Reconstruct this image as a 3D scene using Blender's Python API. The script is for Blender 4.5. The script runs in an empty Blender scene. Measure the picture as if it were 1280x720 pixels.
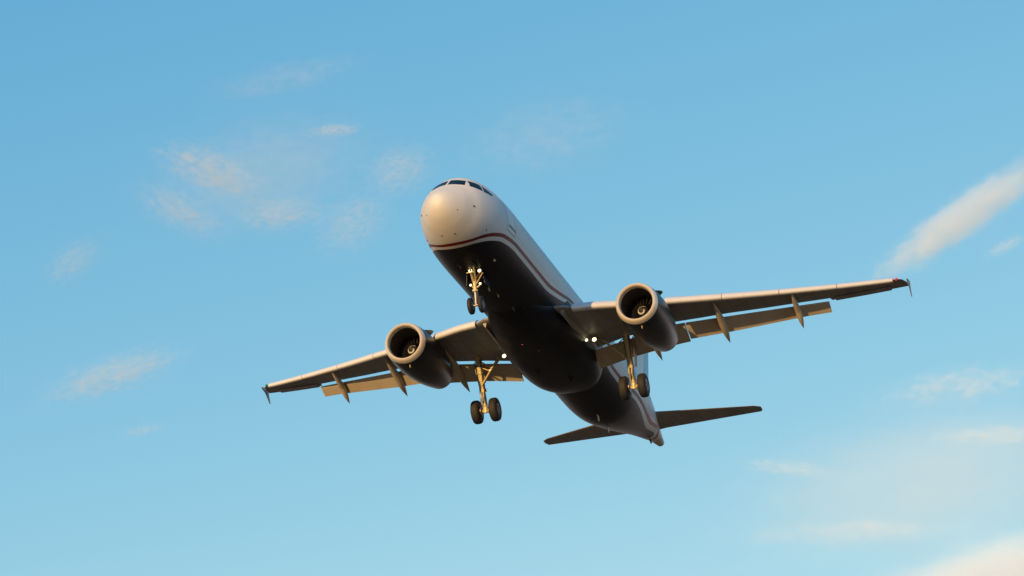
import bpy, bmesh, math, random
from mathutils import Vector, Matrix
random.seed(7)
C = bpy.context.scene
COL = C.collection
R = math.radians

# ------------------------------------------------------------------ camera, sky, sun, exposure
PITCH = 3.0                                    # the airliner comes in nose-up
SUN_AZ, SUN_EL = 9.5, 5.6                    # sun seen from the airliner: degrees right of its nose, above its wings
SUN_STRENGTH, SUN_COLOR = 5.0, (1.0, 0.62, 0.25)
SKY_STRENGTH = 0.13
EXPOSURE = 0.0
CAM_P = (106.2430332, 35.76390778, -54.28185742)          # camera in the airliner's axes (x forward, y to port, z up)
RT = Vector((-0.3115003955, 0.9491371801, -0.0458924505)).normalized()
DN = Vector((-0.3703593415, -0.1657420750, -0.9139822333)).normalized()
FW = Vector((-0.8751008295, -0.2677091295, 0.4031505429)).normalized()
PIXF = 3538.859
Rp = Matrix.Rotation(R(-PITCH), 3, 'Y')
f = Rp @ FW
yaw = math.atan2(f.x, f.y)
RW = Matrix.Rotation(yaw, 3, 'Z') @ Rp         # airliner axes -> world
CAM_W = Vector((0, 0, 1.7))
ORIGIN = CAM_W - RW @ Vector(CAM_P)            # the airliner's nose datum in the world

cam_d = bpy.data.cameras.new('camera')
cam = bpy.data.objects.new('camera', cam_d)
COL.objects.link(cam)
cm = Matrix((RT, -DN, -FW)).transposed()
cam.matrix_world = Matrix.Translation(CAM_W) @ (RW @ cm).to_4x4()
cam_d.sensor_width = 36
cam_d.lens = 36 * PIXF / 1280
cam_d.clip_start, cam_d.clip_end = 0.5, 60000
C.camera = cam

sun_dir = RW @ Vector((math.cos(R(SUN_AZ)) * math.cos(R(SUN_EL)), -math.sin(R(SUN_AZ)) * math.cos(R(SUN_EL)), math.sin(R(SUN_EL))))
sl = bpy.data.lights.new('sun', 'SUN')
sl.energy, sl.angle, sl.color = SUN_STRENGTH, R(0.5), SUN_COLOR
so = bpy.data.objects.new('sun', sl)
COL.objects.link(so)
so.rotation_euler = sun_dir.to_track_quat('Z', 'Y').to_euler()
so.location = (0, 0, 120)

w = bpy.data.worlds.new('World')
C.world = w
w.use_nodes = True
nt = w.node_tree
bg = nt.nodes['Background']
sky = nt.nodes.new('ShaderNodeTexSky')
sky.sky_type = 'NISHITA'
sky.sun_disc = False
sky.sun_elevation = math.asin(sun_dir.z)
sky.sun_rotation = math.atan2(sun_dir.x, sun_dir.y)
sky.altitude = 0
sky.air_density, sky.dust_density, sky.ozone_density = 1.0, 0.3, 2.0
# photographic response of the sky's light, channel by channel: gain * (strength * c) ** power / strength
sep, comb = nt.nodes.new('ShaderNodeSeparateColor'), nt.nodes.new('ShaderNodeCombineColor')
nt.links.new(sky.outputs[0], sep.inputs[0])
for i, (gain, power) in enumerate(((3.42, 1.5), (1.395, 0.79), (1.01, 0.4))):
    p = nt.nodes.new('ShaderNodeMath'); p.operation = 'POWER'
    p.inputs[1].default_value = power
    q = nt.nodes.new('ShaderNodeMath'); q.operation = 'MULTIPLY'
    q.inputs[1].default_value = gain * SKY_STRENGTH ** (power - 1)
    nt.links.new(sep.outputs[i], p.inputs[0])
    nt.links.new(p.outputs[0], q.inputs[0])
    top = nt.nodes.new('ShaderNodeMath'); top.operation = 'MINIMUM'          # film-like ceiling near the sun
    top.inputs[1].default_value = (0.95, 0.80, 0.90)[i] / SKY_STRENGTH
    nt.links.new(q.outputs[0], top.inputs[0])
    nt.links.new(top.outputs[0], comb.inputs[i])
nt.links.new(comb.outputs[0], bg.inputs[0])
bg.inputs[1].default_value = SKY_STRENGTH

C.view_settings.view_transform = 'Standard'
C.view_settings.look = 'None'
C.view_settings.exposure = EXPOSURE
C.view_settings.gamma = 1
C.view_settings.use_curve_mapping = False
C.render.engine = 'CYCLES'
C.cycles.use_denoising = True
C.cycles.volume_bounces = 3
C.cycles.max_bounces = 10

# ------------------------------------------------------------------ materials
def skin(t, b, panel, wrap=False):
    """riveted skin panels: joints as thin darker (or paler) lines and a slightly different tone per panel"""
    pw, ph, joint, tone = panel
    tc = t.nodes.new('ShaderNodeTexCoord')
    vec = tc.outputs['Object']
    if wrap:                                                        # x along the body, angle round it
        sp, cb = t.nodes.new('ShaderNodeSeparateXYZ'), t.nodes.new('ShaderNodeCombineXYZ')
        an = t.nodes.new('ShaderNodeMath'); an.operation = 'ARCTAN2'
        ml = t.nodes.new('ShaderNodeMath'); ml.operation = 'MULTIPLY'; ml.inputs[1].default_value = 2.0
        t.links.new(vec, sp.inputs[0])
        t.links.new(sp.outputs['Y'], an.inputs[0]); t.links.new(sp.outputs['Z'], an.inputs[1])
        t.links.new(an.outputs[0], ml.inputs[0])
        t.links.new(sp.outputs['X'], cb.inputs[0]); t.links.new(ml.outputs[0], cb.inputs[1])
        vec = cb.outputs[0]
    br = t.nodes.new('ShaderNodeTexBrick')
    br.inputs['Scale'].default_value = 1.0
    br.inputs['Brick Width'].default_value, br.inputs['Row Height'].default_value = pw, ph
    br.inputs['Mortar Size'].default_value = 0.016
    br.inputs['Mortar Smooth'].default_value = 0.3
    br.inputs['Color1'].default_value = (1 - tone, 1 - tone, 1 - tone, 1)
    br.inputs['Color2'].default_value = (1 + tone, 1 + tone, 1 + tone, 1)
    br.inputs['Mortar'].default_value = (joint, joint, joint, 1)
    t.links.new(vec, br.inputs['Vector'])
    mx = t.nodes.new('ShaderNodeMix')
    mx.name = 'skin_mix'
    mx.data_type, mx.blend_type = 'RGBA', 'MULTIPLY'
    mx.inputs[0].default_value = 1.0
    mx.inputs[6].default_value = b.inputs['Base Color'].default_value
    t.links.new(br.outputs['Color'], mx.inputs[7])
    if wrap:                                                        # the radome and cockpit skin are moulded in one piece
        fr = t.nodes.new('ShaderNodeMapRange')
        fr.inputs['From Min'].default_value, fr.inputs['From Max'].default_value = -3.2, -4.6
        t.links.new(sp.outputs['X'], fr.inputs['Value'])
        t.links.new(fr.outputs[0], mx.inputs[0])
    t.links.new(mx.outputs[2], b.inputs['Base Color'])
    return mx

def mat(name, color, rough=0.5, metal=0.0, coat=0.0, var=0.0, scale=1.5, emit=None, bump=0.0, stretch=None, spec=None, panel=None):
    m = bpy.data.materials.new(name)
    m.use_nodes = True
    t = m.node_tree
    b = t.nodes['Principled BSDF']
    b.inputs['Base Color'].default_value = (*color, 1)
    b.inputs['Roughness'].default_value = rough
    b.inputs['Metallic'].default_value = metal
    b.inputs['Coat Weight'].default_value = coat
    b.inputs['Coat Roughness'].default_value = 0.12
    if spec is not None: b.inputs['Specular IOR Level'].default_value = spec
    if emit:
        b.inputs['Emission Color'].default_value = (*emit[0], 1)
        b.inputs['Emission Strength'].default_value = emit[1]
    if panel:
        skin(t, b, panel)
    if var or bump:
        tc = t.nodes.new('ShaderNodeTexCoord')
        mp = t.nodes.new('ShaderNodeMapping')
        if stretch: mp.inputs['Scale'].default_value = stretch
        n = t.nodes.new('ShaderNodeTexNoise')
        n.inputs['Scale'].default_value = scale
        n.inputs['Detail'].default_value = 6
        t.links.new(tc.outputs['Object'], mp.inputs[0])
        t.links.new(mp.outputs[0], n.inputs['Vector'])
        if var:
            mx = t.nodes.new('ShaderNodeMix')
            mx.data_type = 'RGBA'
            mx.inputs[6].default_value = (*[c * (1 - var) for c in color], 1)
            mx.inputs[7].default_value = (*[min(1, c * (1 + var)) for c in color], 1)
            t.links.new(n.outputs[0], mx.inputs[0])
            joined = t.nodes.get('skin_mix')
            t.links.new(mx.outputs[2], joined.inputs[6] if joined else b.inputs['Base Color'])
        if bump:
            bp = t.nodes.new('ShaderNodeBump')
            bp.inputs['Strength'].default_value = bump
            bp.inputs['Distance'].default_value = 0.02
            t.links.new(n.outputs[0], bp.inputs['Height'])
            t.links.new(bp.outputs[0], b.inputs['Normal'])
    return m

WHITE = (0.62, 0.61, 0.60)
NAVY = (0.008, 0.008, 0.012)
M = {}
M['belly'] = mat('belly_navy_paint', NAVY, 0.45, 0, 0.0, 0.5, 1.0, stretch=(0.4, 2, 2), spec=0.25, panel=(1.6, .8, 2.2, .25))
M['white'] = mat('white_paint', WHITE, 0.4, 0, 0.05, 0.06, 1.2)
M['navy'] = mat('navy_paint', NAVY, 0.36, 0, 0.0, 0.3, 1.0, stretch=(0.4, 2, 2))
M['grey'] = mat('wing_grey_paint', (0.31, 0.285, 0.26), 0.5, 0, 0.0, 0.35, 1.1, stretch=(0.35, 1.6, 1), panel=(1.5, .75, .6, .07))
M['flap'] = mat('flap_paint_sun_tinted', (0.52, 0.44, 0.32), 0.5, 0, 0.0, 0.2, 1.1, stretch=(0.35, 1.4, 1), spec=0.3)  # lighter and warmer than the wing grey: golden sunlight put into the colour
M['slat'] = mat('leading_edge_metal', (0.70, 0.68, 0.66), 0.45, 0.1, 0, 0.08, 2)
M['lip'] = mat('polished_inlet_metal', (0.82, 0.73, 0.60), 0.42, 0.3, 0, 0.06, 4)
M['barrel'] = mat('inlet_liner', (0.045, 0.042, 0.04), 0.6, 0, 0, 0.2, 5)
M['fan'] = mat('fan_metal', (0.022, 0.022, 0.024), 0.5, 0.2, 0, 0.1, 5)
M['spinner'] = mat('spinner_grey', (0.04, 0.04, 0.04), 0.4, 0, 0.1)
M['spiral'] = mat('spinner_white', (0.75, 0.72, 0.68), 0.4)
M['nozzle'] = mat('heat_stained_metal', (0.16, 0.13, 0.11), 0.42, 0.8, 0, 0.25, 4)
M['glass'] = mat('cockpit_glass', (0.006, 0.011, 0.012), 0.2, 0, 0.0, spec=0.10)
M['radome'] = mat('radome_sealant', (0.52, 0.51, 0.50), 0.5)
M['joint'] = mat('door_joint', (0.34, 0.33, 0.32), 0.6)
M['cabin'] = mat('cabin_glass', (0.34, 0.35, 0.37), 0.25)
M['black'] = mat('black_rubber', (0.018, 0.017, 0.016), 0.75, 0, 0, 0.3, 6, bump=0.2)
M['seal'] = mat('dark_recess', (0.02, 0.02, 0.02), 0.7)
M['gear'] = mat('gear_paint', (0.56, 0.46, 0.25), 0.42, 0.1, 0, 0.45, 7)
M['chrome'] = mat('oleo_chrome', (0.30, 0.27, 0.24), 0.4, 0.6)
M['hub'] = mat('wheel_hub', (0.34, 0.31, 0.27), 0.45, 0.3, 0, 0.2, 8)
M['rudder'] = mat('rudder_blue', (0.10, 0.26, 0.42), 0.35, 0, 0.2, 0.05)
M['lamp'] = mat('lit_landing_lamp', (0.9, 0.9, 0.85), 0.3, emit=((1.0, 0.92, 0.55), 2.6))
M['lampdim'] = mat('lit_taxi_lamp', (0.9, 0.9, 0.85), 0.3, emit=((0.95, 1.0, 0.65), 1.5))
M['red'] = mat('red_navigation_lamp', (0.5, 0.02, 0.02), 0.3, emit=((1.0, 0.06, 0.05), 0.5))
M['green'] = mat('green_navigation_lamp', (0.02, 0.3, 0.12), 0.3)
M['beacon'] = mat('red_beacon_lens', (0.30, 0.02, 0.015), 0.25)

def livery():
    m = mat('fuselage_livery', WHITE, 0.45, 0, 0.0, spec=0.22)
    t = m.node_tree
    b = t.nodes['Principled BSDF']
    at = t.nodes.new('ShaderNodeAttribute')
    at.attribute_name = 'stripe'
    def step(th, wd=0.008):
        r = t.nodes.new('ShaderNodeMapRange')
        r.inputs['From Min'].default_value, r.inputs['From Max'].default_value = th - wd, th + wd
        t.links.new(at.outputs['Fac'], r.inputs['Value'])
        return r.outputs[0]
    def mix(fac, a, c):
        x = t.nodes.new('ShaderNodeMix')
        x.data_type = 'RGBA'
        t.links.new(fac, x.inputs[0])
        for sk, v in ((x.inputs[6], a), (x.inputs[7], c)):
            if isinstance(v, tuple): sk.default_value = (*v, 1)
            else: t.links.new(v, sk)
        return x.outputs[2]
    tc = t.nodes.new('ShaderNodeTexCoord')
    def noise(scale, stretch):
        mp = t.nodes.new('ShaderNodeMapping')
        mp.inputs['Scale'].default_value = stretch
        n = t.nodes.new('ShaderNodeTexNoise')
        n.inputs['Scale'].default_value = scale
        n.inputs['Detail'].default_value = 6
        t.links.new(tc.outputs['Object'], mp.inputs[0])
        t.links.new(mp.outputs[0], n.inputs['Vector'])
        return n.outputs[0]
    navy = mix(noise(1.0, (0.35, 2, 2)), tuple(c * 0.7 for c in NAVY), tuple(c * 1.5 for c in NAVY))
    white = mix(noise(0.9, (0.5, 1.5, 1.5)), tuple(c * 0.93 for c in WHITE), tuple(c * 1.05 for c in WHITE))
    c = mix(step(-0.265), navy, white)
    c = mix(step(-0.085), c, (0.14, 0.014, 0.012))
    c = mix(step(0.085), c, white)
    mx = skin(t, b, (2.1, 1.15, 0.70, 0.03), wrap=True)
    t.links.new(c, mx.inputs[6])
    return m
M['livery'] = livery()

# ------------------------------------------------------------------ mesh helpers (X is the station aft of the nose; Blender x = -X)
class MB:
    def __init__(s):
        s.v, s.f, s.mi = [], [], []
    def add(s, vs, fs, mi=0):
        o = len(s.v)
        s.v += [(-p[0], p[1], p[2]) for p in vs]
        s.f += [[i + o for i in q] for q in fs]
        s.mi += [mi] * len(fs)
    def loft(s, rings, caps=True, mi=0, closed=True):
        n = len(rings[0])
        vs = [p for r in rings for p in r]
        fs = []
        for i in range(len(rings) - 1):
            for j in range(n if closed else n - 1):
                k = (j + 1) % n
                fs.append((i * n + j, i * n + k, (i + 1) * n + k, (i + 1) * n + j))
        if caps:
            fs.append(tuple(range(n)))
            fs.append(tuple(range((len(rings) - 1) * n, len(rings) * n)))
        s.add(vs, fs, mi)
    def tube(s, p0, p1, r0, r1=None, n=14, mi=0):
        r1 = r0 if r1 is None else r1
        a, b = Vector(p0), Vector(p1)
        d = (b - a).normalized()
        u = d.orthogonal().normalized()
        v = d.cross(u)
        s.loft([[tuple(p + (u * math.cos(2 * math.pi * k / n) + v * math.sin(2 * math.pi * k / n)) * r) for k in range(n)] for p, r in ((a, r0), (b, r1))], mi=mi)
    def lathe(s, o, axis, prof, n=40, mi=0, caps=True):            # prof: (distance along axis, radius)
        o, d = Vector(o), Vector(axis).normalized()
        u = d.orthogonal().normalized()
        v = d.cross(u)
        s.loft([[tuple(o + d * x + (u * math.cos(2 * math.pi * k / n) + v * math.sin(2 * math.pi * k / n)) * max(r, 1e-4)) for k in range(n)] for x, r in prof], caps=caps, mi=mi)
    def plate(s, pts, off, mi=0):                                    # polygon pts extruded by vector off
        n = len(pts)
        off = Vector(off)
        vs = [tuple(Vector(p) - off / 2) for p in pts] + [tuple(Vector(p) + off / 2) for p in pts]
        fs = [tuple(range(n)), tuple(range(n, 2 * n))] + [(i, (i + 1) % n, n + (i + 1) % n, n + i) for i in range(n)]
        s.add(vs, fs, mi)
    def build(s, name, mats, parent=None, smooth=35, bevel=0.0, part=False):
        me = bpy.data.meshes.new(name)
        me.from_pydata(s.v, [], s.f)
        bm = bmesh.new()
        bm.from_mesh(me)
        bmesh.ops.recalc_face_normals(bm, faces=bm.faces)
        bm.to_mesh(me)
        bm.free()
        for m in (mats if isinstance(mats, (list, tuple)) else [mats]):
            me.materials.append(m)
        for p, mi in zip(me.polygons, s.mi):
            p.material_index = mi
            p.use_smooth = True
        me.set_sharp_from_angle(angle=R(smooth))
        o = bpy.data.objects.new(name, me)
        COL.objects.link(o)
        if parent: o.parent = parent
        if bevel:
            b = o.modifiers.new('bevel', 'BEVEL')
            b.width, b.segments, b.limit_method = bevel, 2, 'ANGLE'
        return o

def lerp(x, tab, col=1):
    if x <= tab[0][0]: return tab[0][col]
    for a, b in zip(tab, tab[1:]):
        if x <= b[0]:
            t = (x - a[0]) / (b[0] - a[0])
            return a[col] + (b[col] - a[col]) * t
    return tab[-1][col]
def spl(x, tab, col=1):                                             # monotone-ish Catmull-Rom through a table
    if x <= tab[0][0]: return tab[0][col]
    if x >= tab[-1][0]: return tab[-1][col]
    for i in range(len(tab) - 1):
        if x <= tab[i + 1][0]: break
    x0, x1 = tab[i][0], tab[i + 1][0]
    y0, y1 = tab[i][col], tab[i + 1][col]
    d = (y1 - y0) / (x1 - x0)
    def sl_(j):
        if j == 0 or j == len(tab) - 1: return d
        a = (tab[j][col] - tab[j - 1][col]) / (tab[j][0] - tab[j - 1][0])
        b = (tab[j + 1][col] - tab[j][col]) / (tab[j + 1][0] - tab[j][0])
        return 0 if a * b <= 0 else 2 * a * b / (a + b)
    m0, m1 = sl_(i), sl_(i + 1)
    h = x1 - x0
    t = (x - x0) / h
    return (2*t**3-3*t*t+1)*y0 + (t**3-2*t*t+t)*h*m0 + (-2*t**3+3*t*t)*y1 + (t**3-t*t)*h*m1

# fuselage: station, half width, top, bottom
ST = [(0,.02,-.53,-.57),(.03,.155,-.38,-.70),(.06,.22,-.30,-.77),(.15,.345,-.16,-.91),(.3,.50,-.01,-1.06),(.5,.66,.16,-1.21),(1,.98,.52,-1.46),(1.5,1.22,.90,-1.64),
      (2,1.45,1.33,-1.77),(2.6,1.63,1.71,-1.88),(3.2,1.76,1.90,-1.96),(4,1.88,2.02,-2.02),(5,1.95,2.06,-2.06),(6,1.975,2.07,-2.07),(15,1.975,2.07,-2.07),
      (24.3,1.975,2.07,-2.07),(25.5,1.95,2.07,-2.0),(27,1.85,2.07,-1.72),(29,1.62,2.06,-1.22),(31,1.33,2.04,-.66),(33,.98,1.97,-.1),(35,.62,1.72,.38),(36.5,.36,1.38,.70),(37.4,.22,1.17,.77)]
ZC = [(0,-.55),(.5,-.5),(1,-.43),(2,-.25),(4,-.06),(6,0),(24.3,0),(30,.5),(37.4,.97)]
def fus(s):
    return spl(s, ST, 1), spl(s, ST, 2), spl(s, ST, 3), spl(s, ZC)
def fus_y(s, z):
    hw, zt, zb, zc = fus(s)
    h = zt - zc if z > zc else zc - zb
    return hw * math.sqrt(max(0, 1 - ((z - zc) / h) ** 2))
def fus_s(y, z):                                                    # station where the nose surface passes (y, z)
    a, b = 0.0, 6.0
    for _ in range(40):
        m = (a + b) / 2
        if fus_y(m, z) > abs(y) and fus(m)[2] < z < fus(m)[1]: b = m
        else: a = m
    return b
LINE = [(0,-2.6),(1.6,-2.05),(2.2,-1.72),(2.7,-1.36),(3.36,-1.05),(4.26,-.81),(5.7,-.70),(10.2,-.70),(12,-.5),(13.9,-.2),(15,-.15),(18,-.4),(21.6,-.82),(23,-.84),(26,-.64),(27.9,-.48),(30,-.28),(31.6,-.02),(33,.33),(34.4,.60),(35.4,.45),(37.4,.4)]

# ------------------------------------------------------------------ the ground far below, reaching the horizon
def ground():
    me = bpy.data.meshes.new('ground')
    bm = bmesh.new()
    rs = [0, 15, 40, 100, 250, 600, 1500, 4000, 12000, 30000]
    rings = [[bm.verts.new((0, 0, 0))]]
    for r in rs[1:]:
        rings.append([bm.verts.new((r * math.cos(k * math.pi / 32), r * math.sin(k * math.pi / 32), 0)) for k in range(64)])
    for k in range(64): bm.faces.new((rings[0][0], rings[1][k], rings[1][(k + 1) % 64]))
    for a, b in zip(rings[1:], rings[2:]):
        for k in range(64): bm.faces.new((a[k], b[k], b[(k + 1) % 64], a[(k + 1) % 64]))
    bm.to_mesh(me)
    bm.free()
    m = mat('dry_grassland', (0.165, 0.095, 0.045), 0.95, 0, 0, 0.5, 0.02)
    me.materials.append(m)
    o = bpy.data.objects.new('ground', me)
    COL.objects.link(o)
    o['kind'] = 'structure'
ground()

# ------------------------------------------------------------------ the airliner
BASE = Vector((16.6, 0, -4.15))                                     # station, y, z of its Empty: on the wheels' ground line
root = bpy.data.objects.new('airplane', None)
COL.objects.link(root)
root.empty_display_size = 3
root.matrix_world = Matrix.Translation(ORIGIN + RW @ Vector((-BASE.x, 0, BASE.z))) @ RW.to_4x4()
root['label'] = 'twin-engine passenger jet with white upper body, red stripe and dark belly, wheels and flaps down'
root['category'] = 'airplane'
def part(mb, name, mats, **k):
    o = mb.build(name, mats, root, **k)
    o.location = (BASE.x, 0, -BASE.z)
    return o

# --- fuselage
def ring(s, n=96):
    hw, zt, zb, zc = fus(s)
    out = []
    for k in range(n):
        a = 2 * math.pi * k / n
        c, sn = math.cos(a), math.sin(a)
        out.append((s, hw * c, zc + ((zt - zc) if sn > 0 else (zc - zb)) * sn))
    return out
stations = [0, .01, .03, .06, .1, .15, .22, .3, .4] + [.5 + .12 * i for i in range(46)] + [6.2 + .45 * i for i in range(40)] + [24.3 + .35 * i for i in range(37)] + [37.3, 37.4]
mb = MB()
mb.loft([ring(s) for s in stations])
fuselage = part(mb, 'fuselage', M['livery'], smooth=50)
at = fuselage.data.attributes.new('stripe', 'FLOAT', 'POINT')
for i, v in enumerate(fuselage.data.vertices):
    at.data[i].value = v.co.z - spl(-v.co.x, LINE)

def patch(corners, fn, n=8, lift=0.006, thick=0.012):
    """four corners in the two coordinates fn takes; the patch follows the fuselage skin and has a little thickness"""
    m = MB()
    g = []
    for i in range(n + 1):
        for j in range(n + 1):
            u, v = i / n, j / n
            a = [(1-u)*(1-v)*corners[0][k] + u*(1-v)*corners[1][k] + u*v*corners[2][k] + (1-u)*v*corners[3][k] for k in (0, 1)]
            g.append(Vector(fn(*a)))
    def nrm(p):
        hw, zt, zb, zc = fus(p.x)
        h = zt - zc if p.z > zc else zc - zb
        e = 0.02
        def F(q):
            hw, zt, zb, zc = fus(max(q.x, 0.001))
            h = zt - zc if q.z > zc else zc - zb
            return (q.y / hw) ** 2 + ((q.z - zc) / h) ** 2
        G = Vector([F(p + Vector(d) * e) - F(p - Vector(d) * e) for d in ((1,0,0),(0,1,0),(0,0,1))])
        return G.normalized()
    top = [p + nrm(p) * (lift) for p in g]
    bot = [p - nrm(p) * thick for p in g]
    N = len(g)
    fs = []
    for i in range(n):
        for j in range(n):
            q = (i*(n+1)+j, (i+1)*(n+1)+j, (i+1)*(n+1)+j+1, i*(n+1)+j+1)
            fs.append(q)
            fs.append(tuple(N + x for x in q))
    edge = [j for j in range(n)] + [i*(n+1)+n for i in range(n)] + [n*(n+1)+j for j in range(n, 0, -1)] + [i*(n+1) for i in range(n, 0, -1)]
    for a, b in zip(edge, edge[1:] + edge[:1]):
        fs.append((a, b, N + b, N + a))
    m.add([tuple(p) for p in top + bot], fs)
    return m
for sd in (1, -1):
    side = lambda s, z: (s, sd * fus_y(s, z), z)
    front = lambda y, z: (fus_s(y, z), sd * y, z)
    patch([(.045, .88), (.78, .82), (.72, 1.22), (.045, 1.31)], front).build('cockpit_window', M['glass'], fuselage)
    patch([(1.85, .79), (2.45, .725), (2.62, 1.15), (2.18, 1.24)], side).build('cockpit_window', M['glass'], fuselage)
    patch([(2.53, .715), (3.2, .76), (3.3, .90), (2.71, 1.13)], side).build('cockpit_window', M['glass'], fuselage)
side = lambda s, z: (s, fus_y(s, z), z)
# passenger and service doors on the port side: a pale frame, a dark gap and a sill
def door(s0, s1, z0, z1):
    d = patch([(s0, z0), (s1, z0), (s1, z1), (s0, z1)], side, lift=0.008).build('cabin_door', M['white'], fuselage)
    for a in ([(s0-.05, z0), (s0-.012, z0), (s0-.012, z1), (s0-.05, z1)], [(s1+.012, z0), (s1+.05, z0), (s1+.05, z1), (s1+.012, z1)], [(s0-.05, z0-.06), (s1+.05, z0-.06), (s1+.05, z0-.012), (s0-.05, z0-.012)]):
        patch(a, side, lift=0.004).build('door_seal', M['joint'], fuselage)
    return d
door(4.35, 5.2, -.42, 1.35)
door(29.9, 30.6, -.1, 1.45)
patch([(4.45, -.27), (5.3, -.27), (5.3, -.12), (4.45, -.12)], side, lift=0.012).build('door_handle', M['nozzle'], fuselage)
patch([(8.1, -1.28), (9.9, -1.28), (9.9, -1.25), (8.1, -1.25)], side, lift=0.004).build('cargo_door_seal', M['black'], fuselage)
for k in range(42):
    s = 6.35 + .533 * k
    if 14.6 < s < 15.9: continue
    patch([(s, .40), (s + .23, .40), (s + .23, .73), (s, .73)], side, n=3, lift=0.004).build('cabin_window', M['cabin'], fuselage)
def joint(s0, wd, m):
    b = MB()
    rr = []
    for s, k in ((s0, -.004), (s0, .003), (s0 + wd, .003), (s0 + wd, -.004)):
        rr.append([(p[0], p[1] * (1 + k), p[2] + (p[2] - fus(s)[3]) * k) for p in ring(s, 64)])
    b.loft(rr + rr[:1], caps=False)
    return b.build('radome_joint', m, fuselage, smooth=60)
joint(1.02, .014, M['radome'])
# probes and static plates round the nose
def blob(s, y, z, r, name, m, flat=0.4, parent=None):
    b = MB()
    b.lathe((s, y, z), Vector((-.6, y * .8, z * .5)), [(-.02, r), (r * flat, r * .8), (r * flat * 1.3, 0.01)], 12)
    return b.build(name, m, parent or fuselage)
for s, z, r in ((1.52, -.39, .05), (.69, -.83, .03), (1.44, -1.58, .035), (2.67, -1.09, .04)):
    blob(s, fus_y(s, z), z, r, 'air_data_probe', M['seal'])
    blob(s, -fus_y(s, z), z, r, 'air_data_probe', M['seal'])
def blade(s, y, z, h, c, name='antenna', m=None):
    b = MB()
    b.loft([[(s, y + .03, z + .1), (s + c, y + .03, z + .1), (s + c, y - .03, z + .1), (s, y - .03, z + .1)],
            [(s + c * .5, y + .012, z - h), (s + c, y + .012, z - h), (s + c, y - .012, z - h), (s + c * .5, y - .012, z - h)]])
    return b.build(name, m or M['gear'], fuselage)
blade(6.5, .12, -2.07, .14, .28)
blade(7.4, .25, -2.05, .1, .3)
blade(9.1, .42, -2.02, .16, .4, m=M['nozzle'])
blade(24.0, .1, -2.06, .3, .4)
blade(26.6, -.1, -1.78, .28, .35)
blob(4.6, 1.1, -1.72, .07, 'drain_mast', M['gear'])
b = MB()
b.lathe((37.36, 0, .97), (1, 0, .15), [(0, .19), (.10, .18), (.1, .13), (-.1, .12)], 20)
b.build('exhaust_pipe', M['nozzle'], fuselage)
b = MB()
b.tube((35.1, .0, .45), (35.3, 0, .22), .06, .04)
b.build('drain_mast', M['seal'], fuselage)

# --- belly fairing
def fair_ring(s, n=56):
    hw = spl(s, [(9.2,.75),(10,1.1),(11,1.4),(12,1.68),(13,1.9),(14,2.04),(16,2.12),(18,2.08),(19.2,1.9),(20.2,1.45),(21.0,.75)])
    zb = spl(s, [(9.2,-1.98),(10,-2.16),(11,-2.36),(12.5,-2.48),(16,-2.52),(18.3,-2.46),(19.6,-2.34),(20.5,-2.15),(21.0,-1.95)])
    zt = spl(s, [(9.2,-1.8),(10,-1.58),(11,-1.28),(12,-.95),(13,-.6),(14,-.6),(16,-.7),(18,-.8),(19.5,-1.1),(21,-1.6)])
    p = lerp(s, [(10, 2.1), (13, 2.4), (16, 2.9)])
    zu = zt + .32
    yu = (fus_y(s, zu) if s < 30 else hw) - .03
    out = [(s, min(yu, hw) , zu)]
    for k in range(n):
        a = math.pi * k / (n - 1)
        c, sn = math.cos(a), math.sin(a)
        out.append((s, hw * math.copysign(abs(c) ** (2 / p), c), zt + (zb - zt) * abs(sn) ** (2 / p)))
    out.append((s, -min(yu, hw), zu))
    return out
mb = MB()
mb.loft([fair_ring(9.2 + i * 11.8 / 50) for i in range(51)], caps=True)
belly = part(mb, 'belly_fairing', M['belly'], smooth=40)
for s, y in ((12.7, -.24), (13.7, .25)):
    b = MB()
    zz = spl(s, [(12.5,-2.48),(16,-2.52)])
    b.lathe((s, y, zz + .02), (0, 0, -1), [(0, .06), (.06, .05), (.08, .01)], 12)
    b.build('beacon_lamp', M['beacon'], belly)
for s, y, l in ((15.9, -.6, .45), (17.6, .62, .3)):
    b = MB()
    b.loft([[(s, y - .12, -2.49), (s, y + .12, -2.49), (s, y + .12, -2.45), (s, y - .12, -2.45)], [(s + l, y - .1, -2.62), (s + l, y + .1, -2.62), (s + l, y + .1, -2.45), (s + l, y - .1, -2.45)]])
    b.build('air_scoop', M['navy'], belly, bevel=.01)

# --- wings
def wz(y):
    y -= 2
    return -1.25 + .089 * y + .0045 * y * y
SLt = [(2.0, 11.95), (2.4, 12.17), (3.4, 12.55), (5.2, 13.6), (6.4, 14.22), (8.8, 15.6), (12.4, 17.8), (16.45, 20.33), (17, 20.7)]
SL = lambda y: lerp(y, SLt)                              # leading edge of the extended slats
LEt = [(0, 11.3), (2.0, 12.02), (2.3, 12.2)]
def le(y): return lerp(y, LEt) if y < 2.3 else SL(y) + (.38 if 2.5 < y < 16.5 else .2) * (1 - .02 * y)
TEt = [(0, 17.8), (2.2, 17.55), (3.67, 17.22), (6.0, 17.02), (8.7, 17.91), (12.1, 19.40), (13.38, 20.02), (13.42, 20.30), (16.3, 21.55), (17.05, 21.88)]
AF = [0, .006, .02, .05, .1, .18, .3, .45, .6, .75, .88, 1.0]
def up(t): return 5 * (.2969 * math.sqrt(t) - .126 * t - .3516 * t * t + .2843 * t ** 3 - .1036 * t ** 4)
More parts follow.
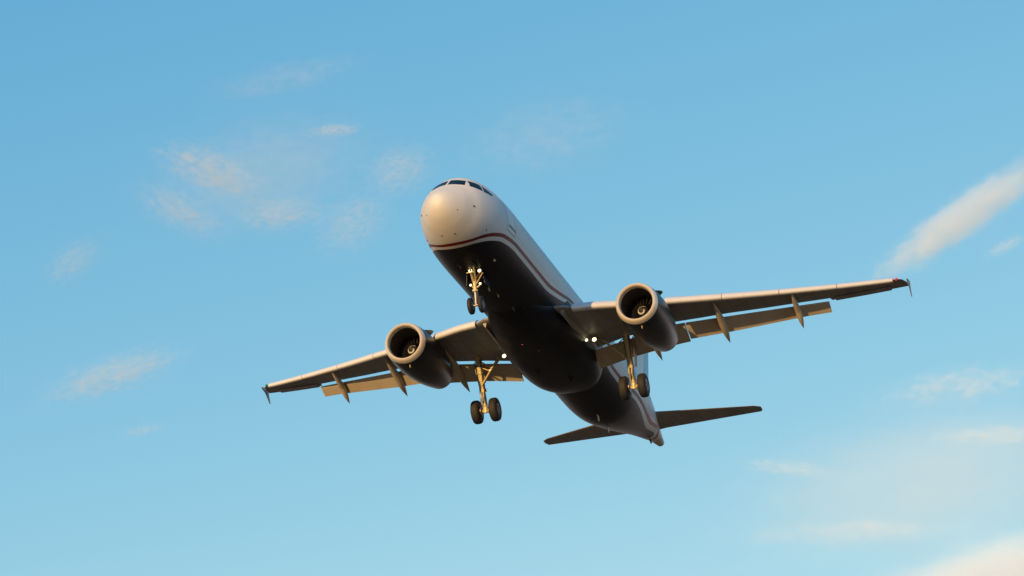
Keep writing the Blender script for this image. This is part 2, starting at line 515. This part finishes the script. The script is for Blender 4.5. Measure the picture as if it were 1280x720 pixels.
def foil(X0, c, y, z, th, low=0.35, t0=0.0, t1=1.0, twist=0.0):
    """closed section: upper side back to front, lower side front to back"""
    ts = [t for t in AF if t0 < t < t1]
    ts = [t0] + ts + [t1]
    U = [(X0 + t * c, y, z + (.5 - t) * c * twist + th * c * (up(t) * (1 - low) + .004)) for t in reversed(ts)]
    L = [(X0 + t * c, y, z + (.5 - t) * c * twist - th * c * (up(t) * low + .004)) for t in ts]
    if t0 == 0: L = L[1:]
    return U + L
def wing(sd):
    mb = MB()
    ys = [0.6, 2.0, 2.3, 2.6, 3.5, 4.5, 5.5, 6.2, 7.4, 8.7, 10.4, 12.1, 13.37, 13.43, 15, 16.2, 16.6, 16.85, 17.0]
    rings = []
    for y in ys:
        a, b = le(y), lerp(y, TEt)
        if y > 16.6: a = 20.6 + [0, .25, .75][ys.index(y) - 16]
        th = lerp(y, [(0, .155), (6.3, .125), (17, .10)])
        rings.append(foil(a, b - a, sd * y, wz(y) + .05, th * (1 if y < 16.9 else .5), .30))
    mb.loft(rings)
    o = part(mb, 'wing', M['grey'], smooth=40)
    m = MB()
    rr = []
    for X, w_ in ((12.25, .01), (12.8, .05), (13.4, .10), (14.4, .17), (15.6, .21), (16.6, .20), (17.3, .15)):
        y = 1.98 + w_
        rr.append([(X, sd * 1.9, -1.5 - w_ * .25), (X, sd * (1.96 + w_ * .55), -1.42 - w_ * .25), (X, sd * (y + .03), wz(y) - .08), (X, sd * (y + .03), wz(y) + .1), (X, sd * 1.8, -1.1)])
    m.loft(rr)
    m.build('root_fillet', M['grey'], o, smooth=60)  # fillet strip added along the root, flared aft so its face catches the sun
    # slats
    for y0, y1 in ((2.42, 5.05), (6.45, 8.9), (8.93, 11.4), (11.43, 13.95), (13.98, 16.45)):
        m = MB()
        rr = []
        for i in range(7):
            y = y0 + (y1 - y0) * i / 6
            k = lerp(y, [(2, 1.1), (6.3, 1.0), (16.5, .68)])
            X, z = SL(y), wz(y) - .03
            prof = [(.62, .40), (.42, .34), (.24, .255), (.12, .17), (.045, .09), (.008, .02), (0, -.04), (.02, -.085), (.07, -.12), (.15, -.135), (.24, -.135),
                    (.19, -.08), (.17, .0), (.2, .09), (.3, .2), (.45, .3)]
            rr.append([(X + px * k, sd * y, z + pz * k) for px, pz in prof])
        m.loft(rr)
        m.build('slat', M['slat'], o, smooth=40)
    # flaps, lowered
    FLE = [(1.95, 17.42, -1.42), (3.75, 17.15, -1.23), (6.1, 16.95, -.95), (6.75, 17.05, -.90), (8.7, 17.83, -.60), (12.3, 19.35, -.02), (13.3, 19.85, .17)]
    FTI = [(1.95, 18.41, -1.99), (3.75, 18.10, -1.78), (6.1, 18.10, -1.50), (6.7, 18.16, -1.44)]
    FTO = [(6.75, 17.95, -1.40), (8.7, 18.66, -1.07), (12.3, 19.98, -.36), (13.3, 20.45, -.17)]
    for y0, y1, FTE in ((1.98, 6.68, FTI), (6.74, 13.33, FTO)):
        m = MB()
        rr = []
        for i in range(13):
            y = y0 + (y1 - y0) * i / 12
            a, az = lerp(y, FLE, 1), lerp(y, FLE, 2)
            b, bz = lerp(y, FTE, 1), lerp(y, FTE, 2)
            d = Vector((b - a, 0, bz - az))
            c = d.length
            d.normalize()
            up_ = Vector((-d.z, 0, d.x))
            sec = []
            for (t, h) in ((1, .006), (.8, .035), (.55, .075), (.3, .1), (.12, .09), (.03, .055), (0, .0), (.03, -.04), (.12, -.055), (.3, -.05), (.6, -.03), (1, -.006)):
                p = Vector((a, sd * y, az)) + d * (t * c) + up_ * (h * c)
                sec.append(tuple(p))
            rr.append(sec)
        m.loft(rr)
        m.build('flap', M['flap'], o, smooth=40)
    # aileron: hinge strip under the trailing edge
    m = MB()
    rr = []
    for y in (13.6, 15, 16.2):
        b = lerp(y, TEt)
        z = wz(y) + .045
        rr.append([(b + .06, sd * y, z - .012), (b + .06, sd * y, z - .03), (b - .42, sd * y, z - .075), (b - .45, sd * y, z - .045), (b - .3, sd * y, z - .02)])
    m.loft(rr)
    m.build('aileron', M['grey'], o)
    # flap track fairings
    for y, x0, x1, z1, k in ((11.9, 17.6, 20.2, -.88, .85), (8.4, 16.0, 19.2, -1.42, 1.0), (5.0, 15.2, 18.95, -1.87, 1.05)):
        m = MB()
        rr = []
        n = 20
        z0 = wz(y) - .04
        hx, hz = lerp(y, FLE, 1) - .05, lerp(y, FLE, 2) - .24
        hinge = (hx - x0) / (x1 - x0)
        for i in range(n + 1):
            t = i / n
            x = x0 + (x1 - x0) * t
            zz = z0 + (hz - z0) * t / hinge if t < hinge else hz + (z1 - hz) * (t - hinge) / (1 - hinge)
            r = max(.03, (t / hinge) ** .6 if t < hinge else 1 - ((t - hinge) / (1 - hinge)) ** 2.2)
            wy, wzr = .185 * k * r, .23 * k * r
            rr.append([(x, sd * y + wy * math.cos(a * math.pi / 9), zz + wzr * math.sin(a * math.pi / 9)) for a in range(18)])
        m.loft(rr)
        m.build('flap_track_fairing', M['flap'], o, smooth=50)
    # wingtip fence
    m = MB()
    y = sd * 17.06
    W_ = wz(17)
    m.plate([(20.9, y, W_ + .07), (21.5, y, W_ + .24), (21.9, y, W_ + .26), (21.85, y, W_ + .05), (22.1, y, W_ - .46), (21.95, y, W_ - .46), (21.4, y, W_ - .08), (20.9, y, W_)], (0, .035, 0))
    m.build('wingtip_fence', M['grey'], o, bevel=.015)
    m = MB()
    m.lathe((20.55, sd * 16.62, wz(16.6) + .05), (-1, sd * .4, 0), [(-.1, .06), (.03, .055), (.07, .035), (.09, .01)], 14)
    m.build('navigation_light', M['red'] if sd > 0 else M['green'], o)
    # retractable landing lamps under the wing root
    for (x, yy, z, r) in ((15.75, 2.47, wz(2.4) - .32, .115), (15.6, 2.12, wz(2.1) - .32, .08)) if sd > 0 else ((15.85, 2.16, wz(2.1) - .32, .11),):
        m = MB()
        m.lathe((x, sd * yy, z), (1, 0, -.1), [(0, r), (.03, r * 1.06), (.16, r * .8), (.2, r * .4)], 18, mi=0)
        m.tube((x + .1, sd * yy, z), (x + .3, sd * yy, z + .34), .03)
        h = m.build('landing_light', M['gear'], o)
        m2 = MB()
        m2.lathe((x - .012, sd * yy, z), (1, 0, -.1), [(0, r * .3), (.001, r * .9), (.01, r * .92)], 18)
        l = m2.build('lamp_lens', M['lamp'], o)
    return o
wing(1)
wing(-1)

# --- tailplane and fin
def tailplane(sd):
    def secs(t0, t1, y0=.5, y1=6.22):
        rr = []
        for y in (y0, 1.0, 3.5, 5.9, y1):
            a = lerp(y, [(.5, 32.1), (1.0, 32.42), (6.0, 35.2), (6.22, 35.5)])
            b = lerp(y, [(.5, 35.05), (.85, 35.02), (6.22, 36.24)])
            rr.append(foil(a, b - a, sd * y, .9 + .105 * (y - 1), .10, .5, t0, t1))
        return rr
    mb = MB()
    mb.loft(secs(0, .70))
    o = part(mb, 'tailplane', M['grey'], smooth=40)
    m = MB()
    m.loft(secs(.725, 1.0, .5, 6.15))
    m.build('elevator', M['grey'], o, smooth=40)
tailplane(1)
tailplane(-1)
def fin_secs(t0, t1):
    rr = []
    for z in (1.5, 2.0, 4, 6, 7.6, 7.9):
        a = lerp(z, [(1.5, 29.4), (2.0, 29.9), (7.6, 34.3), (7.9, 34.75)])
        b = lerp(z, [(1.5, 35.15), (2.0, 35.25), (7.9, 36.45)])
        rr.append([(p[0], p[2], z) for p in foil(a, b - a, 0, 0, .10, .5, t0, t1)])
    return rr
mb = MB()
mb.loft(fin_secs(0, .70))
fin = part(mb, 'tail_fin', M['white'], smooth=40)
m = MB()
m.loft(fin_secs(.71, 1.0))
m.build('rudder', M['rudder'], fin, smooth=40)

# --- engines
def engine(sd):
    Y = sd * 5.76
    O = Vector((11.34, Y, -1.89))
    ax = Vector((1, 0, .03)).normalized()
    mb = MB()
    outer = [(.30, 1.02), (.6, 1.065), (1.1, 1.10), (1.9, 1.115), (2.8, 1.08), (3.6, .99), (4.3, .875), (4.9, .755), (5.15, .70)]
    inner = [(5.15, .67), (4.7, .70), (4.0, .72)]
    mb.lathe(O, ax, outer + inner, 56, caps=False)
    e = part(mb, 'engine', M['navy'], smooth=40)
    m = MB()
    m.lathe(O, ax, [(.30, 1.024), (.17, .995), (.08, .955), (.03, .925), (.0, .885), (.03, .842), (.09, .815), (.2, .798), (.32, .79)], 56, caps=False)
    m.build('inlet_lip', M['lip'], e, smooth=60)
    m = MB()
    m.lathe(O, ax, [(.32, .792), (.7, .79), (1.3, .805), (1.7, .805)], 48, caps=False)
    m.build('inlet_barrel', M['barrel'], e, smooth=60)
    m = MB()
    m.lathe(O, ax, [(1.67, .81), (1.69, .81), (1.69, .02), (1.67, .02)], 40)
    for k in range(22):
        a = 2 * math.pi * k / 22
        vs = []
        for r in (.22, .42, .62, .795):
            tw = .12 + .42 * r
            for q in (-1, 1):
                an = a + q * .13 * (.55 + .3 * r) / max(r, .3) * .6
                p = O + ax * (1.47 + q * .09 * (1.35 - r)) + Vector((0, math.cos(an + tw * .3) * r, math.sin(an + tw * .3) * r))
                vs.append(p)
        pts = [tuple(v) for v in vs] + [tuple(v + ax * .02) for v in vs]
        fs = []
        for i in range(3):
            fs += [(2*i, 2*i+1, 2*i+3, 2*i+2), (8+2*i, 8+2*i+1, 8+2*i+3, 8+2*i+2), (2*i, 2*i+2, 8+2*i+2, 8+2*i), (2*i+1, 2*i+3, 8+2*i+3, 8+2*i+1)]
        fs += [(0, 1, 9, 8), (6, 7, 15, 14)]
        m.add(pts, fs)
    m.build('fan', M['fan'], e, smooth=30)
    m = MB()
    m.lathe(O, ax, [(1.55, .27), (1.41, .265), (1.27, .215), (1.15, .14), (1.07, .07), (1.04, .0)], 32)
    m.build('spinner', M['spinner'], e, smooth=60)
    m = MB()                                                        # the white comma painted on the spinner, a thin shell over it
    rr = []
    pr = [(1.41, .268), (1.27, .219), (1.15, .145), (1.07, .075)]
    for i in range(25):
        t = i / 24
        an = 5.2 * t + 1.0
        x = 1.40 - .26 * t
        r = lerp(x, [(p[0], p[1] + .006) for p in reversed(pr)])
        x2 = x - .085 * (1 - .4 * t)
        r2 = lerp(x2, [(p[0], p[1] + .006) for p in reversed(pr)])
        f = lambda x, r: tuple(O + ax * x + Vector((0, math.cos(an) * r, math.sin(an) * r)))
        rr.append([f(x, r), f(x2, r2), f(x2, r2 - .012), f(x, r - .012)])
    m.loft(rr)
    m.build('spinner_spiral', M['spiral'], e)
    m = MB()
    m.lathe(O, ax, [(5.0, .705), (5.3, .665), (5.3, .64), (4.9, .66)], 40, caps=False)
    m.build('exhaust_nozzle', M['nozzle'], e, smooth=40)
    m = MB()
    m.lathe(O, ax, [(4.2, .6), (4.2, .42), (4.9, .36), (5.5, .12), (5.6, .01)], 32)
    m.build('exhaust_cone', M['nozzle'], e, smooth=40)
    m = MB()
    rr = []
    for x, zb, zt, hw in ((12.6, -.9, -.80, .05), (13.0, -.95, -.70, .16), (14.2, -1.0, -.62, .22), (15.4, -1.1, -.75, .22), (16.6, -1.35, -.8, .19), (17.3, -1.25, -.9, .1), (17.7, -1.12, -1.0, .02)):
        rr.append([(x, Y + hw, zb), (x, Y + hw, zt), (x, Y + hw * .4, zt + .06), (x, Y - hw * .4, zt + .06), (x, Y - hw, zt), (x, Y - hw, zb), (x, Y - hw * .5, zb - .08), (x, Y + hw * .5, zb - .08)])
    m.loft(rr)
    m.build('pylon', M['grey'], e, smooth=40)
    for q in (1, -1):
        m = MB()
        an = R(50)
        n_ = Vector((0, q * math.cos(an), math.sin(an)))
        P = [O + ax * 1.0 + n_ * 1.08, O + ax * 1.9 + n_ * 1.1, O + ax * 1.95 + n_ * 1.38, O + ax * 1.7 + n_ * 1.36]
        m.plate([tuple(p) for p in P], tuple(Vector((0, -n_.z, n_.y)) * .02))
        m.build('strake', M['navy'], e)
    m = MB()
    m.tube(tuple(O + ax * .55 + Vector((0, .1, -1.04))), tuple(O + ax * .6 + Vector((0, .1, -1.16))), .03, .02)
    m.build('drain_mast', M['gear'], e)
engine(1)
engine(-1)

# --- landing gear
def wheel(c, r, wd, parent, sd=1):
    m = MB()
    h = wd / 2
    m.lathe(Vector(c) - Vector((0, h, 0)), (0, 1, 0), [(.015, r*.52), (.0, r*.62), (.01, r*.78), (wd*.10, r*.93), (wd*.22, r*.985), (wd*.36, r), (wd*.64, r), (wd*.78, r*.985), (wd*.9, r*.93), (wd-.01, r*.78), (wd, r*.62), (wd-.015, r*.52)], 44, caps=False)
    t = m.build('tyre', M['black'], parent, smooth=40)
    m = MB()
    m.lathe(Vector(c) - Vector((0, h, 0)), (0, 1, 0), [(.05, .02), (.05, r*.2), (.01, r*.22), (.01, r*.3), (.06, r*.36), (.03, r*.5), (.015, r*.525), (wd-.015, r*.525), (wd-.03, r*.5), (wd-.06, r*.36), (wd-.01, r*.3), (wd-.01, r*.22), (wd-.05, r*.2), (wd-.05, .02)], 32)
    m.build('wheel_rim', M['hub'], parent, smooth=30)
def nose_gear():
    top, ax = Vector((4.85, 0, -1.75)), Vector((5.05, 0, -3.55))
    mb = MB()
    mid = top.lerp(ax, .62)
    mb.tube(top, mid, .085, .08, 20)
    mb.tube(mid + Vector((0, 0, .05)), mid - Vector((0, 0, .06)), .125, n=20)
    mb.tube(top.lerp(ax, .22), top.lerp(ax, .30), .135, n=20)
    mb.tube((5.0, -.17, -2.12), (5.0, .17, -2.12), .05)
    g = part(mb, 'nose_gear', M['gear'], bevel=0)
    m = MB(); m.tube(mid, ax, .065, n=18); m.tube(ax - Vector((0, .3, 0)), ax + Vector((0, .3, 0)), .05); m.build('oleo_piston', M['chrome'], g)
    m = MB()
    for q in (-.09, .09):
        m.tube((4.1, .15 + q, -1.98), (4.93, q * .8, -2.42), .04)
    m.tube((4.45, -.2, -2.17), (4.45, .2, -2.17), .03)
    m.build('drag_strut', M['gear'], g)
    m = MB()
    for q in (-.05, .05):
        m.tube((5.02, q, -2.75), (5.32, q * .6, -3.05), .028); m.tube((5.32, q * .6, -3.05), (5.1, q, -3.4), .028)
    m.build('torque_link', M['gear'], g)
    for q in (-1, 1): wheel((5.05, q * .25, -3.55), .385, .20, g)
    for (y, z, r, mm, fx) in ((.0, -2.11, .085, 'lamp', 4.40), (.38, -2.11, .085, 'lamp', 4.55), (-.17, -2.60, .058, 'lampdim', 4.88), (.28, -2.60, .058, 'lampdim', 4.88)):
        m = MB()
        m.lathe((fx, y, z), (1, 0, 0), [(0, r), (.03, r * 1.08), (.1, r * .9), (.16, r * .35)], 18)
        m.tube((fx + .1, y, z), (4.98, y * .3, z - .12), .035)
        if mm == 'lamp': m.tube((fx + .1, y * 1.3, z - .08), (4.98, y * .2, z - .42), .03)
        m.build('taxi_light', M['gear'], g)
        m = MB()
        m.lathe((fx - .01, y, z), (1, 0, 0), [(0, r * .2), (.001, r * .9), (.008, r * .92)], 18)
        m.build('lamp_lens', M[mm], g)
    for q in (-1, 1):
        m = MB()
        m.plate([(4.95, q * .36, -2.0), (5.95, q * .36, -2.02), (5.85, q * .44, -2.42), (5.1, q * .44, -2.5)], (0, .03, 0))
        m.build('gear_door', M['navy'], g, bevel=.006)
        m = MB()
        m.plate([(3.7, q * .32, -1.95), (4.5, q * .36, -2.0), (4.45, q * .42, -2.12), (3.8, q * .36, -2.05)], (0, .02, 0))
        m.build('hinge_fairing', M['navy'], g)
    m = MB()
    m.plate([(4.5, -.05, -1.75), (4.5, .05, -1.75), (4.52, .05, -2.0), (4.52, -.05, -2.0)], (.03, 0, 0))
    for y in (-.13, .13):
        m.lathe((4.38, y, -1.93 - .1), (1, 0, .3), [(0, .03), (.03, .035), (.1, .02)], 10)
    m.build('steering_actuator', M['gear'], g)
nose_gear()
def main_gear(sd):
    Y = 3.8 * sd
    top, ax = Vector((16.75, Y * 1.0, -.95)), Vector((17.68, Y, -3.52))
    P = lambda t: top.lerp(ax, t)
    mb = MB()
    mb.tube(P(0), P(.30), .17, .15, 20)
    mb.tube(P(.30), P(.62), .15, .135, 20)
    mb.tube(P(.60), P(.66), .175, n=20)
    mb.tube(P(.28), P(.33), .185, n=20)
    mb.tube(P(.42), P(.46), .17, n=20)
    mb.tube(P(0) - Vector((.5, 0, 0)), P(0) + Vector((.3, 0, 0)), .12)
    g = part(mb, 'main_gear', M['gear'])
    m = MB(); m.tube(P(.62), P(.97), .095, n=18); m.build('oleo_piston', M['chrome'], g)
    m = MB()
    m.tube(ax - Vector((0, .62, 0)), ax + Vector((0, .62, 0)), .075)
    m.tube(P(.93), ax + Vector((0, 0, -.10)), .13, .15, 18)
    m.tube(P(.86), P(.92), .125, n=18)
    m.build('axle', M['gear'], g)
    # side stay, two-piece, to the wing root
    m = MB()
    k = P(.56) + Vector((-.08, 0, .0))
    st = Vector((16.62, 2.62 * sd, -1.22))
    kn = st.lerp(k, .5) + Vector((0, 0, .02))
    for q in (-.07, .07):
        m.tube(st + Vector((q * 1.3, 0, 0)), kn + Vector((q, 0, 0)), .045)
        m.tube(kn + Vector((q, 0, 0)), k + Vector((q * .6, 0, 0)), .045)
    m.tube(kn + Vector((-.13, 0, 0)), kn + Vector((.13, 0, 0)), .06)
    m.build('side_stay', M['gear'], g)
    m = MB()
    m.tube(P(.08) , st.lerp(k, .40), .032); m.tube(P(.2), st.lerp(k, .5), .028)
    m.build('lock_stay', M['gear'], g)
    m = MB()
    for q in (-.09, .09):
        m.tube(P(.62) + Vector((-.12, q, 0)), Vector((17.12, Y + q * .7, -3.02)), .035)
        m.tube(Vector((17.12, Y + q * .7, -3.02)), P(.93) + Vector((-.1, q, 0)), .035)
    m.build('torque_link', M['gear'], g)
    m = MB()
    for q, r in ((.12, .014), (.17, .012), (-.15, .014)):
        m.tube(P(.1) + Vector((-.16, q, 0)), P(.6) + Vector((-.16, q * .8, 0)), r, n=8); m.tube(P(.6) + Vector((-.16, q * .8, 0)), P(.9) + Vector((-.2, q, .02)), r, n=8)
    m.build('brake_hose', M['seal'], g)
    m = MB()
    for q in (-1, 1): m.tube((17.68, Y + q * .20, -3.52), (17.68, Y + q * .30, -3.52), .27, n=24)
    m.build('brake_pack', M['nozzle'], g, smooth=30)
    for q in (-1, 1): wheel((17.68, Y + q * .465, -3.52), .59, .42, g)
    m = MB()
    y0 = Y + sd * .22
    m.plate([(16.9, y0 + sd * .06, -1.2), (17.5, y0 + sd * .06, -1.2), (17.72, y0, -2.0), (17.7, y0 - sd * .03, -2.5), (17.48, y0 - sd * .03, -2.5), (17.2, y0, -2.0)], (0, .035, 0))
    m.build('gear_door', M['grey'], g, bevel=.008)
main_gear(1)
main_gear(-1)

# ------------------------------------------------------------------ clouds, a few kilometres off
SUNW = sun_dir
def pix(x, y, D):
    d = FW + RT * ((x - 640) / PIXF) + DN * ((y - 360) / PIXF)
    return CAM_W + (RW @ d.normalized()) * D
VIEW_R, VIEW_U, VIEW_F = RW @ RT, RW @ -DN, RW @ FW
def cloud(label, x, y, hl, hh, ang, tau, D=5200, seed=0.0, stretch=2.5, scale=3.0, cut=0.60, depth=None, soft=.36, hull=.20, grow=1.9, warp=.7):
    if hull == .20: tau, scale, stretch = tau * 3.2, scale * 3.4, 1.8
    px = D / PIXF
    L, H = hl * px * grow, hh * px * grow
    W = depth * px if depth else (L + H) * .45
    bm = bmesh.new()
    bmesh.ops.create_icosphere(bm, subdivisions=4, radius=1.0)
    rnd = random.Random(int(seed * 100) + 5)
    ph = [rnd.uniform(0, 6.28) for _ in range(6)]
    for v in bm.verts:
        c = v.co
        k = 1 + .05 * (math.sin(4 * c.x + ph[0]) * math.sin(3 * c.y + ph[1]) + math.sin(5 * c.z + ph[2]) * math.sin(4 * c.x + ph[3]))
        v.co = Vector((c.x * L, c.y * W, c.z * H)) * k
    me = bpy.data.meshes.new('cloud')
    bm.to_mesh(me)
    bm.free()
    o = bpy.data.objects.new('cloud', me)
    COL.objects.link(o)
    a = R(ang)
    ex = VIEW_R * math.cos(a) + VIEW_U * math.sin(a)
    ez = -VIEW_R * math.sin(a) + VIEW_U * math.cos(a)
    o.matrix_world = Matrix.Translation(pix(x, y, D)) @ Matrix((ex, VIEW_F, ez)).transposed().to_4x4()
    o['label'], o['category'], o['group'] = label, 'cloud', 'wispy clouds in the blue sky'
    m = bpy.data.materials.new('cloud_vapour')
    m.use_nodes = True
    t = m.node_tree
    t.nodes.remove(t.nodes['Principled BSDF'])
    pv = t.nodes.new('ShaderNodeVolumePrincipled')
    t.links.new(pv.outputs[0], t.nodes['Material Output'].inputs['Volume'])
    pv.inputs['Color'].default_value = (.69, .82, 1.0, 1)  # bluish tint offsets the orange sun, whiter light put into the colour
    pv.inputs['Anisotropy'].default_value = -0.5
    tc = t.nodes.new('ShaderNodeTexCoord')
    mp = t.nodes.new('ShaderNodeMapping')
    mp.inputs['Scale'].default_value = (1 / L, 1 / W, 1 / H)
    ln = t.nodes.new('ShaderNodeVectorMath'); ln.operation = 'LENGTH'
    t.links.new(tc.outputs['Object'], mp.inputs[0])
    t.links.new(mp.outputs[0], ln.inputs[0])
    fo = t.nodes.new('ShaderNodeMapRange'); fo.interpolation_type = 'SMOOTHSTEP'
    fo.inputs['From Min'].default_value, fo.inputs['From Max'].default_value = .93, .15
    t.links.new(ln.outputs['Value'], fo.inputs['Value'])
    m2 = t.nodes.new('ShaderNodeMapping')
    base = scale / max(L, H)
    m2.inputs['Scale'].default_value = (base, base * stretch * .6, base * stretch)
    m2.inputs['Location'].default_value = (seed * 3.1, seed * 7.7, seed * 1.3)
    n = t.nodes.new('ShaderNodeTexNoise')
    n.inputs['Scale'].default_value = 1.0
    n.inputs['Detail'].default_value = 7
    n.inputs['Roughness'].default_value = .68
    n.inputs['Distortion'].default_value = warp
    t.links.new(tc.outputs['Object'], m2.inputs[0])
    t.links.new(m2.outputs[0], n.inputs['Vector'])
    ad = t.nodes.new('ShaderNodeMath'); ad.operation = 'MULTIPLY_ADD'       # the noise eats into the soft hull
    ad.inputs[1].default_value = hull
    t.links.new(fo.outputs[0], ad.inputs[0]); t.links.new(n.outputs[0], ad.inputs[2])
    sub = t.nodes.new('ShaderNodeMapRange'); sub.interpolation_type = 'SMOOTHSTEP'
    sub.inputs['From Min'].default_value, sub.inputs['From Max'].default_value = cut, cut + soft
    t.links.new(ad.outputs[0], sub.inputs['Value'])
    mu = t.nodes.new('ShaderNodeMath'); mu.operation = 'MULTIPLY'
    t.links.new(sub.outputs[0], mu.inputs[0]); t.links.new(fo.outputs[0], mu.inputs[1])
    m3 = t.nodes.new('ShaderNodeMath'); m3.operation = 'MULTIPLY'
    m3.inputs[1].default_value = tau / W
    t.links.new(mu.outputs[0], m3.inputs[0])
    t.links.new(m3.outputs[0], pv.inputs['Density'])
    me.materials.append(m)
    return o
cloud('bright slanting streak of cloud above the right wingtip', 1206, 270, 185, 36, 35, 1.5, seed=1.1, scale=9, stretch=1.7, hull=.42, cut=.62, soft=.28, grow=1.3, warp=.6)
cloud('short thin wisp below the slanting streak at the right edge', 1256, 308, 30, 9, 26, .5, seed=2.2)
cloud('large white cloud bank filling the bottom right corner', 1290, 735, 300, 80, 13, 2.4, seed=3.3, scale=9, stretch=1.6, hull=.42, cut=.56, soft=.3, grow=1.45, warp=.5)
cloud('bright ragged wisp highest of the patch left of the nose', 262, 214, 75, 30, -22, .9, seed=4.4)
cloud('faint ragged wisp below the brighter one at far left of the patch', 225, 264, 70, 26, -28, .6, seed=5.5)
cloud('small soft puff midway between the left wisps and the nose', 350, 268, 60, 24, 4, .7, seed=6.6)
cloud('pale broken wisp just left of and below the nose', 440, 278, 60, 38, 30, .45, seed=7.7)
cloud('tiny bright sliver of cloud above left of the nose', 418, 163, 38, 9, 4, .8, seed=8.8)
cloud('pale upright patch of cloud touching the nose on its left', 500, 212, 52, 36, 20, .55, seed=9.9)
cloud('faint long feather of cloud near the top left', 355, 98, 110, 22, 12, .28, seed=10.1)
cloud('faint smudge of cloud at the far left edge', 92, 326, 45, 24, 35, .45, seed=11.2)
cloud('rippled white wisp low on the left side', 142, 468, 95, 26, 18, .85, seed=12.3)
cloud('thin flat wisp below right of the tailplane', 985, 585, 65, 12, -6, .5, seed=13.4)
cloud('pale wide wisp at right below the wing', 1200, 482, 110, 26, 8, .5, seed=14.5)
cloud('thin flat streak at the right edge above the cloud bank', 1245, 544, 90, 14, 3, .6, seed=15.6)
cloud('long thin streak just above the corner cloud bank', 1070, 664, 150, 18, 2, .5, seed=16.7)
cloud('barely visible patch of cloud above the body', 680, 170, 120, 55, 10, .22, seed=17.8)
cloud('tiny short streak below the rippled wisp on the left', 178, 538, 32, 8, 10, .4, seed=18.9)
cloud('broad milky veil of thin cloud over the lower right', 1170, 600, 400, 150, 10, .55, seed=21.4, scale=6, stretch=2.4, hull=.45, cut=.5, soft=.6, grow=1.1, D=5600)
cloud('faint wide veil of thin cloud left of the nose', 330, 215, 250, 125, 14, .55, seed=23.9, scale=13, stretch=1.8, hull=.30, cut=.56, soft=.45, grow=1.1, D=5600)
